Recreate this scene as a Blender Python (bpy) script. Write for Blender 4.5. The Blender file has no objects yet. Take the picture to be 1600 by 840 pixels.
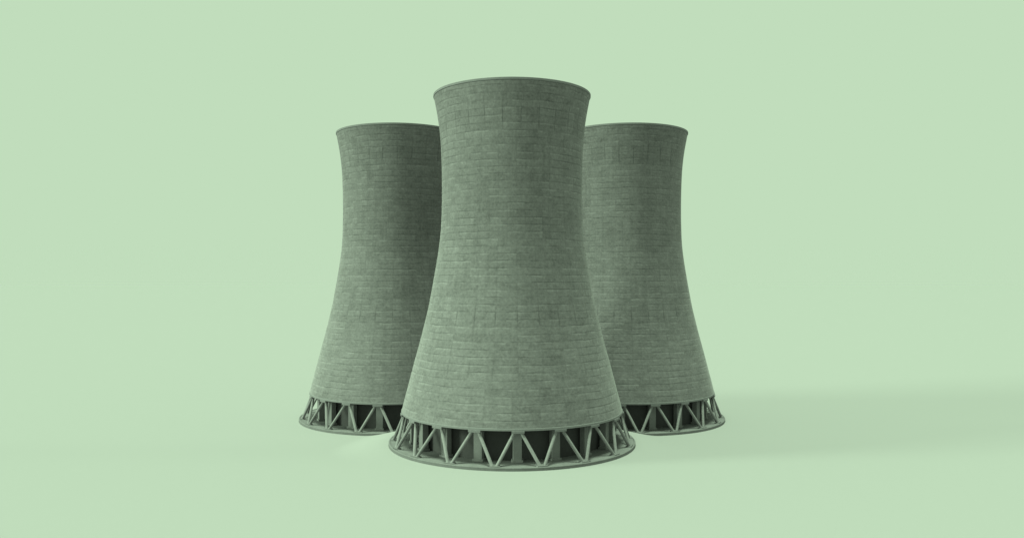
import bpy, bmesh, math, random
from mathutils import Vector, Matrix
R = math.radians
S = bpy.context.scene
C = S.collection
random.seed(4)

# ------------------------------------------------------------------ light model
AIR = (0.533, 0.723, 0.503)          # pale green of the empty backdrop and of all the light
LAMP_DIST = 400000.0                 # far enough for the light to be even over the whole ground
# name, strength relative to the backdrop's radiance, elevation, angle from the left towards the front, angular width and height
LAMPS = [("key_lamp", 1.95, R(12), R(12), R(16), R(21)), ("overhead_lamp", 2.4, R(88), R(50), R(16), R(16))]
GROUND_ALBEDO = 1.018 / (1.0 + sum(s * math.sin(e) for _, s, e, *_r in LAMPS))

w = bpy.data.worlds.new("World"); S.world = w; w.use_nodes = True
bg = w.node_tree.nodes["Background"]
bg.inputs[0].default_value = (*AIR, 1); bg.inputs[1].default_value = 1.0

for name, share, elev, azim, wide, tall in LAMPS:
    ld = bpy.data.lights.new(name, 'AREA'); ld.shape = 'ELLIPSE'
    ld.size = 2 * LAMP_DIST * math.tan(wide / 2); ld.size_y = 2 * LAMP_DIST * math.tan(tall / 2)
    ld.energy = share * math.pi ** 2 * LAMP_DIST ** 2
    ld.color = AIR
    lo = bpy.data.objects.new(name, ld); C.objects.link(lo)
    to_lamp = Vector((-math.cos(elev) * math.cos(azim), -math.cos(elev) * math.sin(azim), math.sin(elev)))
    lo.location = to_lamp * LAMP_DIST
    lo.rotation_euler = to_lamp.to_track_quat('Z', 'Y').to_euler()

# ------------------------------------------------------------------ materials
class Nodes:
    def __init__(self, name):
        self.m = bpy.data.materials.new(name); self.m.use_nodes = True
        self.t = self.m.node_tree; self.b = self.t.nodes["Principled BSDF"]
        self.b.inputs['Specular IOR Level'].default_value = 0.15
        self.b.inputs['Roughness'].default_value = 0.9
    def n(self, kind, **kw):
        x = self.t.nodes.new(kind)
        for k, v in kw.items(): setattr(x, k, v)
        return x
    def put(self, sock, v):
        if isinstance(v, bpy.types.NodeSocket): self.t.links.new(v, sock)
        else: sock.default_value = v
    def math(self, op, a, b=0.0, c=0.0):
        x = self.n('ShaderNodeMath', operation=op)
        for i, v in enumerate((a, b, c)): self.put(x.inputs[i], v)
        return x.outputs[0]
    def vec(self, x, y, z=0.0):
        k = self.n('ShaderNodeCombineXYZ')
        for i, v in enumerate((x, y, z)): self.put(k.inputs[i], v)
        return k.outputs[0]
    def noise(self, v, scale, detail=3.0, rough=0.55):
        k = self.n('ShaderNodeTexNoise'); self.put(k.inputs['Vector'], v)
        k.inputs['Scale'].default_value = scale; k.inputs['Detail'].default_value = detail
        k.inputs['Roughness'].default_value = rough
        return k.outputs[0]
    def white(self, v):
        k = self.n('ShaderNodeTexWhiteNoise', noise_dimensions='3D'); self.put(k.inputs['Vector'], v)
        return k.outputs[0]
    def ramp(self, v, a, b, lo=0.0, hi=1.0):
        k = self.n('ShaderNodeMapRange', interpolation_type='SMOOTHSTEP')
        self.put(k.inputs[0], v)
        for i, q in enumerate((a, b, lo, hi)): k.inputs[i + 1].default_value = q
        return k.outputs[0]
    def colour(self, tone, rgb):
        k = self.n('ShaderNodeVectorMath', operation='SCALE')
        k.inputs[0].default_value = rgb; self.put(k.inputs['Scale'], tone)
        self.t.links.new(k.outputs[0], self.b.inputs['Base Color'])
    def bump(self, h, dist, strength=1.0):
        k = self.n('ShaderNodeBump'); k.inputs['Distance'].default_value = dist
        k.inputs['Strength'].default_value = strength
        self.put(k.inputs['Height'], h); self.t.links.new(k.outputs[0], self.b.inputs['Normal'])

CONC = (0.150, 0.146, 0.151)
COLS, LIFT = 27, 1.63                # shuttering panels round the shell, height of one lift in metres

def shell_material():
    N = Nodes("shuttered_concrete")
    uv = N.n('ShaderNodeUVMap'); sp = N.n('ShaderNodeSeparateXYZ'); N.t.links.new(uv.outputs[0], sp.inputs[0])
    u, z = sp.outputs[0], sp.outputs[1]                    # u: 0..1 round the shell, z: metres
    ang = N.math('MULTIPLY', u, 2 * math.pi)
    px, py = N.math('MULTIPLY', N.math('COSINE', ang), 20.0), N.math('MULTIPLY', N.math('SINE', ang), 20.0)
    P = N.vec(px, py, z)                                   # seamless position on a straight drum
    # rows wander a little
    wob = N.math('MULTIPLY', N.math('SUBTRACT', N.noise(N.vec(px, py, N.math('MULTIPLY', z, 1.6)), 0.22, 2.0), 0.5), 0.34)
    zr = N.math('ADD', N.math('DIVIDE', z, LIFT), wob)
    row = N.math('FLOOR', zr); fz = N.math('FRACT', zr)
    roff = N.math('MULTIPLY', N.math('FLOOR', N.math('MULTIPLY', N.white(N.vec(N.math('FLOOR', N.math('DIVIDE', row, 5.0)), 3.1)), 4.0)), 0.25)
    cu = N.math('ADD', N.math('MULTIPLY', u, COLS), roff)
    col = N.math('FLOOR', N.math('WRAP', cu, COLS, 0.0)); fu = N.math('FRACT', cu)
    cell = N.white(N.vec(col, row, 1.7))
    half = N.white(N.vec(N.math('FLOOR', N.math('WRAP', N.math('MULTIPLY', cu, 2.0), 2.0 * COLS, 0.0)), row, 5.3))
    rowt = N.white(N.vec(row, 9.0))
    # joints, each panel's edge strong or faint on its own
    dz = N.math('MINIMUM', fz, N.math('SUBTRACT', 1.0, fz))
    du = N.math('MINIMUM', fu, N.math('SUBTRACT', 1.0, fu))
    jrow = N.ramp(dz, 0.04, 0.11, 1.0, 0.0)
    jcol = N.ramp(du, 0.02, 0.045, 1.0, 0.0)
    belt = N.ramp(N.noise(N.vec(0.0, 0.0, z), 0.11, 2.0), 0.5, 0.66)      # belts of lifts with clear joints
    patch = N.ramp(N.noise(P, 0.16, 3.0), 0.42, 0.62)
    jr = N.math('MULTIPLY', jrow, N.math('ADD', 0.22, N.math('MULTIPLY', patch, N.math('ADD', 0.4, N.math('MULTIPLY', cell, 0.5)))))
    jc = N.math('MULTIPLY', jcol, N.math('ADD', 0.16, N.math('ADD', N.math('MULTIPLY', belt, 0.8), N.math('MULTIPLY', N.ramp(half, .7, .85), 0.25))))
    joint = N.math('MINIMUM', N.math('MAXIMUM', jr, jc), 1.0)
    # broken paler streak just under some joints (top edge of the panel below)
    lip = N.math('MULTIPLY', N.ramp(fz, 0.66, 0.84, 0.0, 1.0), N.ramp(N.math('ADD', N.noise(P, 0.35, 3.0), N.math('MULTIPLY', half, 0.25)), 0.58, 0.78))
    lip = N.math('MULTIPLY', lip, N.ramp(fz, 0.9, 0.97, 1.0, 0.0))
    big = N.noise(P, 0.075, 4.0, 0.6)
    mid = N.noise(N.vec(px, py, N.math('MULTIPLY', z, 2.4)), 0.4, 5.0, 0.65)
    fine = N.noise(P, 1.7, 4.0, 0.7)
    runs = N.noise(N.vec(px, py, N.math('MULTIPLY', z, 0.06)), 0.75, 3.0)
    tone = 1.0
    for f, amp in ((cell, 0.11), (half, 0.06), (rowt, 0.08), (big, 0.42), (mid, 0.68), (fine, 1.05), (runs, 0.32)):
        tone = N.math('ADD', tone, N.math('MULTIPLY', N.math('SUBTRACT', f, 0.5), amp))
    tone = N.math('MULTIPLY', tone, N.math('SUBTRACT', 1.0, N.math('MULTIPLY', joint, 0.29)))
    tone = N.math('ADD', tone, N.math('MULTIPLY', lip, 0.26))
    N.colour(tone, CONC)
    hgt = N.math('ADD', N.math('MULTIPLY', joint, -0.35), N.math('ADD', N.math('MULTIPLY', half, 0.12), N.math('MULTIPLY', fine, 0.8)))
    N.bump(hgt, 0.10, 0.7)
    N.b.inputs['Sheen Weight'].default_value = 0.17; N.b.inputs['Sheen Roughness'].default_value = 0.35
    return N.m

def concrete(name, rgb, amp=0.5, scale=0.5):
    N = Nodes(name)
    tc = N.n('ShaderNodeTexCoord').outputs['Object']
    a, b = N.noise(tc, scale, 5.0, 0.65), N.noise(tc, scale * 6, 3.0, 0.6)
    t = N.math('ADD', 1.0, N.math('ADD', N.math('MULTIPLY', N.math('SUBTRACT', a, 0.5), amp), N.math('MULTIPLY', N.math('SUBTRACT', b, 0.5), amp)))
    N.colour(t, rgb); N.bump(b, 0.03, 0.6)
    return N.m

def ground_material():
    N = Nodes("matt_backdrop_ground")
    N.b.inputs['Specular IOR Level'].default_value = 0.0
    N.b.inputs['Roughness'].default_value = 1.0
    g = GROUND_ALBEDO
    N.b.inputs['Base Color'].default_value = (g, g, g, 1)
    return N.m

M_SHELL = shell_material()
M_TRIM = concrete("smooth_concrete", (0.175, 0.173, 0.18), 0.35, 0.4)
M_INNER = concrete("inner_concrete", (0.15, 0.15, 0.155), 0.35, 0.4)
M_LEG = concrete("cast_leg_concrete", (0.20, 0.197, 0.203), 0.6, 0.5)
M_SLAB = concrete("slab_concrete", (0.15, 0.149, 0.153), 0.5, 0.3)
M_PILLAR = concrete("pillar_concrete", (0.18, 0.178, 0.183), 0.35, 0.6)
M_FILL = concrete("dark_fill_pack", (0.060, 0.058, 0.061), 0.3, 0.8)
M_GROUND = ground_material()

# ------------------------------------------------------------------ mesh helpers
def obj(name, bm, mat, parent=None, smooth=False, angle=None):
    me = bpy.data.meshes.new(name)
    bmesh.ops.recalc_face_normals(bm, faces=bm.faces[:]) if angle != 'keep' else None
    bm.to_mesh(me); bm.free(); me.materials.append(mat)
    if smooth:
        for p in me.polygons: p.use_smooth = True
    o = bpy.data.objects.new(name, me); C.objects.link(o); o.parent = parent
    return o

def lathe(prof, seg=144, closed=False, uv_outer=None):
    """prof: list of (radius, z). closed joins last to first."""
    bm = bmesh.new(); rings = []
    for r, z in prof:
        rings.append([bm.verts.new((r * math.sin(2 * math.pi * i / seg), -r * math.cos(2 * math.pi * i / seg), z)) for i in range(seg)])
    L = bm.loops.layers.uv.new("UVMap")
    n = len(rings)
    for j in range(n if closed else n - 1):
        a, b = rings[j], rings[(j + 1) % n]
        for i in range(seg):
            k = (i + 1) % seg
            f = bm.faces.new((a[i], a[k], b[k], b[i]))
            us = (i / seg, (i + 1) / seg, (i + 1) / seg, i / seg)
            for lp, uu in zip(f.loops, us): lp[L].uv = (uu, lp.vert.co.z)
    return bm

def shade_by_angle(o, deg=32):
    me = o.data
    for p in me.polygons: p.use_smooth = True
    bm = bmesh.new(); bm.from_mesh(me)
    for e in bm.edges:
        e.smooth = not (len(e.link_faces) == 2 and e.calc_face_angle(0) > R(deg))
    bm.to_mesh(me); bm.free()

def arc_block(r0, r1, half, z0, z1, steps=4, taper=0.0):
    """a block that follows the ring, centred on angle 0 (towards -y)."""
    bm = bmesh.new(); cols = []
    for i in range(steps + 1):
        q = []
        for (r, z, sh) in ((r0, z0, 1), (r1, z0, 1), (r1, z1, 1 - taper), (r0, z1, 1 - taper)):
            a = (-half + 2 * half * i / steps) * sh
            q.append(bm.verts.new((r * math.sin(a), -r * math.cos(a), z)))
        cols.append(q)
    for i in range(steps):
        for k in range(4):
            bm.faces.new((cols[i][k], cols[i][(k + 1) % 4], cols[i + 1][(k + 1) % 4], cols[i + 1][k]))
    bm.faces.new(cols[0]); bm.faces.new(cols[-1][::-1])
    return bm

def strut(a, b, r, seg=14):
    bm = bmesh.new(); d = (b - a).normalized()
    x = d.cross(Vector((0, 0, 1))).normalized(); y = d.cross(x)
    rings = []
    for t in (0, 0.5, 1):
        c = a.lerp(b, t)
        rings.append([bm.verts.new(c + (x * math.cos(2 * math.pi * i / seg) + y * math.sin(2 * math.pi * i / seg)) * r) for i in range(seg)])
    for p, q in zip(rings, rings[1:]):
        for i in range(seg): bm.faces.new((p[i], p[(i + 1) % seg], q[(i + 1) % seg], q[i]))
    bm.faces.new(rings[0][::-1]); bm.faces.new(rings[-1])
    return bm

def box_pillar(hw, hd, r, z0, z1):
    bm = bmesh.new()
    bmesh.ops.create_cube(bm, size=1)
    for v in bm.verts:
        v.co = Vector((v.co.x * 2 * hw, v.co.y * 2 * hd - r, z0 + (v.co.z + .5) * (z1 - z0)))
    bmesh.ops.bevel(bm, geom=bm.edges[:], offset=0.06, segments=1, affect='EDGES')
    return bm

# ------------------------------------------------------------------ the tower's outline (radius, height) in metres
PROFILE = [(26.73, 7.95), (26.48, 9.11), (25.2, 13.98), (23.65, 19.99), (22.51, 24.08), (21.75, 27.0), (20.81, 30.85), (20.22, 33.32),
           (19.32, 38.27), (18.55, 42.67), (18.05, 45.71), (17.72, 48.04), (17.46, 50.05), (17.28, 52.23), (17.16, 54.86), (17.05, 59.52),
           (17.06, 64.17), (17.14, 68.36), (17.33, 72.85), (17.62, 76.1), (18.09, 79.49), (18.61, 82.17), (18.98, 84.0)]

def radius_at(z):
    for (r0, z0), (r1, z1) in zip(PROFILE, PROFILE[1:]):
        if z <= z1: break
    t = (z - z0) / (z1 - z0)
    return r0 + (r1 - r0) * t

def smooth_radius(z, h=1.7):
    zs = [min(max(z + d, PROFILE[0][1]), PROFILE[-1][1]) for d in (-h, -h / 2, 0, h / 2, h)]
    # mirror the window at the ends so the flare is kept
    k = min(1.0, (z - PROFILE[0][1]) / h, (PROFILE[-1][1] - z) / h)
    zs = [z + (q - z) * k for q in zs]
    return sum(radius_at(q) for q in zs) / 5

NODES = 18                                   # leg pairs round the ring
PHASE = R(2.7)                               # first node just right of the front

def spin(o, a): o.rotation_euler.z = a       # about the tower's axis; geometry is built at angle 0

def copy_part(src, parent, a=None):
    c = src.copy(); C.objects.link(c); c.parent = parent
    if a is not None: c.rotation_euler.z = a
    for ch in src.children:
        d = ch.copy(); C.objects.link(d); d.parent = c
    return c

def make_tower():
    t = bpy.data.objects.new("cooling_tower", None); C.objects.link(t)
    t.empty_display_size = 5
    # base slab with a stepped edge
    s = obj("base_slab", lathe([(29.82, -0.6), (29.82, 0.62), (29.72, 0.74), (29.52, 0.74), (29.44, 0.60), (28.0, 0.60), (21.0, 0.60), (0.01, 0.60)]), M_SLAB, t)
    shade_by_angle(s, 20)
    # shell: outer face up, over the top, inner face down
    z0, z1 = PROFILE[0][1], PROFILE[-1][1]
    outer = [(smooth_radius(z0 + (z1 - z0) * i / 90), z0 + (z1 - z0) * i / 90) for i in range(91)]
    inner = [(r - (0.9 - 0.5 * min(1, (z - z0) / 30)), z) for r, z in outer[::-6]]
    sh = obj("shell", lathe(outer + inner, 180, closed=True), M_SHELL, t)
    shade_by_angle(sh, 40)
    rb = outer[0][0]; rt = outer[-1][0]
    rim = obj("rim", lathe([(rt - 0.1, 84.04), (rt + 0.10, 84.08), (rt + 0.15, 84.12), (rt + 0.17, 84.56), (rt + 0.12, 84.62), (rt - 0.55, 84.62), (rt - 0.6, 84.5), (rt - 0.6, 83.86)], 180, closed=True), M_TRIM, sh)
    shade_by_angle(rim, 25)
    edge = obj("edge_beam", lathe([(rb - 0.95, 7.74), (rb + 0.06, 7.74), (rb + 0.10, 7.78), (rb + 0.06, 8.20), (rb + 0.01, 8.24), (rb - 0.25, 8.30), (rb - 0.95, 8.30)], 180, closed=True), M_TRIM, sh)
    shade_by_angle(edge, 25)
    # ring of slanting legs, cap blocks above, footings below
    r_top, r_bot = 26.2, 28.7
    z_top, z_bot = 7.36, 0.78
    cap0 = obj("cap_block", arc_block(25.3, 27.0, R(2.9), 7.28, 7.76, 4), M_TRIM, t)
    foot0 = obj("footing", arc_block(28.0, 29.35, R(2.5), 0.58, 0.86, 4, 0.15), M_SLAB, t)
    def pol(r, a, z): return Vector((r * math.sin(a), -r * math.cos(a), z))
    legs0 = []
    for s_ in (-1, 1):
        a = pol(r_top, s_ * R(1.55), z_top); b = pol(r_bot, s_ * R(8.95), z_bot)
        d = (b - a).normalized()
        lg = obj("leg", strut(a - d * 0.12, b + d * 0.12, 0.36), M_LEG, t); shade_by_angle(lg, 50)
        legs0.append(lg)
    pil0 = obj("pillar", box_pillar(0.95, 0.75, 23.9, 1.05, 11.5), M_PILLAR, t)
    obj("plinth", box_pillar(1.22, 1.0, 23.9, 0.58, 1.12), M_PILLAR, pil0)
    for i in range(NODES):
        a = PHASE + 2 * math.pi * i / NODES
        for src, off in ((cap0, 0), (foot0, math.pi / NODES), (legs0[0], 0), (legs0[1], 0), (pil0, 0)):
            if i == 0: src.rotation_euler.z = a + off
            else: copy_part(src, t, a + off)
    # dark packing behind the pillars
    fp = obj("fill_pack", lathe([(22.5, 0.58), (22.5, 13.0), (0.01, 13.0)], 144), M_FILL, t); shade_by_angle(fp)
    return t

SIZE, TALL = 1.0522, 1.0450           # the finished tower against its drawing
tower = make_tower()
tower.scale = (SIZE, SIZE, TALL)
tower["label"] = "front cooling tower, the largest, standing nearest and overlapping the two others"
tower["category"] = "cooling tower"
tower["group"] = "concrete cooling towers standing close together"

def copy_tower(loc, rz, zs, label):
    r = tower.copy(); C.objects.link(r)
    for ch in list(tower.children):
        copy_part(ch, r)
    r.location = loc; r.rotation_euler.z = rz; r.scale = (SIZE, SIZE, zs * TALL)
    r["label"] = label
    return r

DROP = 2.4
copy_tower((-35.9, 49.6, -DROP), R(-7.6 + 60), 1.020, "rear concrete cooling tower whose right flank is hidden behind the front tower")
copy_tower((35.9, 49.6, -DROP), R(7.6 - 80), 1.020, "rear concrete cooling tower whose left flank is hidden behind the front tower")

# ------------------------------------------------------------------ ground: one wide sheet, the rear part a little lower
def sstep(a, b, x):
    t = min(1, max(0, (x - a) / (b - a))); return t * t * (3 - 2 * t)
def ground_z(x, y):
    off = abs(math.degrees(math.atan2(y, abs(x))) - 60.0)          # the bank is short where a rear slab stands close
    bank = 14.0 - 10.0 * (1.0 - sstep(14.0, 36.0, off))
    return -DROP * sstep(31.7, 31.7 + bank, math.hypot(x, y)) * sstep(-28.0, 14.0, y) - 0.004
bm = bmesh.new()
radii = [0.0] + [2.0 * i for i in range(1, 14)] + [28 + 0.5 * i for i in range(0, 53)] + [56, 62, 70, 80, 95, 115, 140, 180, 250, 400, 700, 1200, 2200, 4000, 7000]
SEG = 160; prev = None
cen = bm.verts.new((0, 0, ground_z(0, 0)))
for r in radii[1:]:
    ring = []
    for i in range(SEG):
        x, y = r * math.cos(2 * math.pi * i / SEG), r * math.sin(2 * math.pi * i / SEG)
        ring.append(bm.verts.new((x, y, ground_z(x, y))))
    for i in range(SEG):
        k = (i + 1) % SEG
        if prev is None: bm.faces.new((cen, ring[i], ring[k]))
        else: bm.faces.new((prev[i], ring[i], ring[k], prev[k]))
    prev = ring
g = obj("ground", bm, M_GROUND, smooth=True); g["kind"] = "structure"
g["label"] = "pale green seamless ground under the towers"

# ------------------------------------------------------------------ camera
cd = bpy.data.cameras.new("camera"); co = bpy.data.objects.new("camera", cd); C.objects.link(co)
co.location = (0, -200, 41.77); co.rotation_euler = (R(90), 0, 0)
cd.sensor_width = 36; cd.lens = 1215 / 1600 * 36
cd.shift_y = 15 / 1600; cd.clip_start = 1; cd.clip_end = 100000
S.camera = co

S.view_settings.view_transform = 'Standard'; S.view_settings.look = 'None'
S.view_settings.exposure = 0; S.view_settings.gamma = 1
S.cycles.use_denoising = True
S.cycles.max_bounces = 6
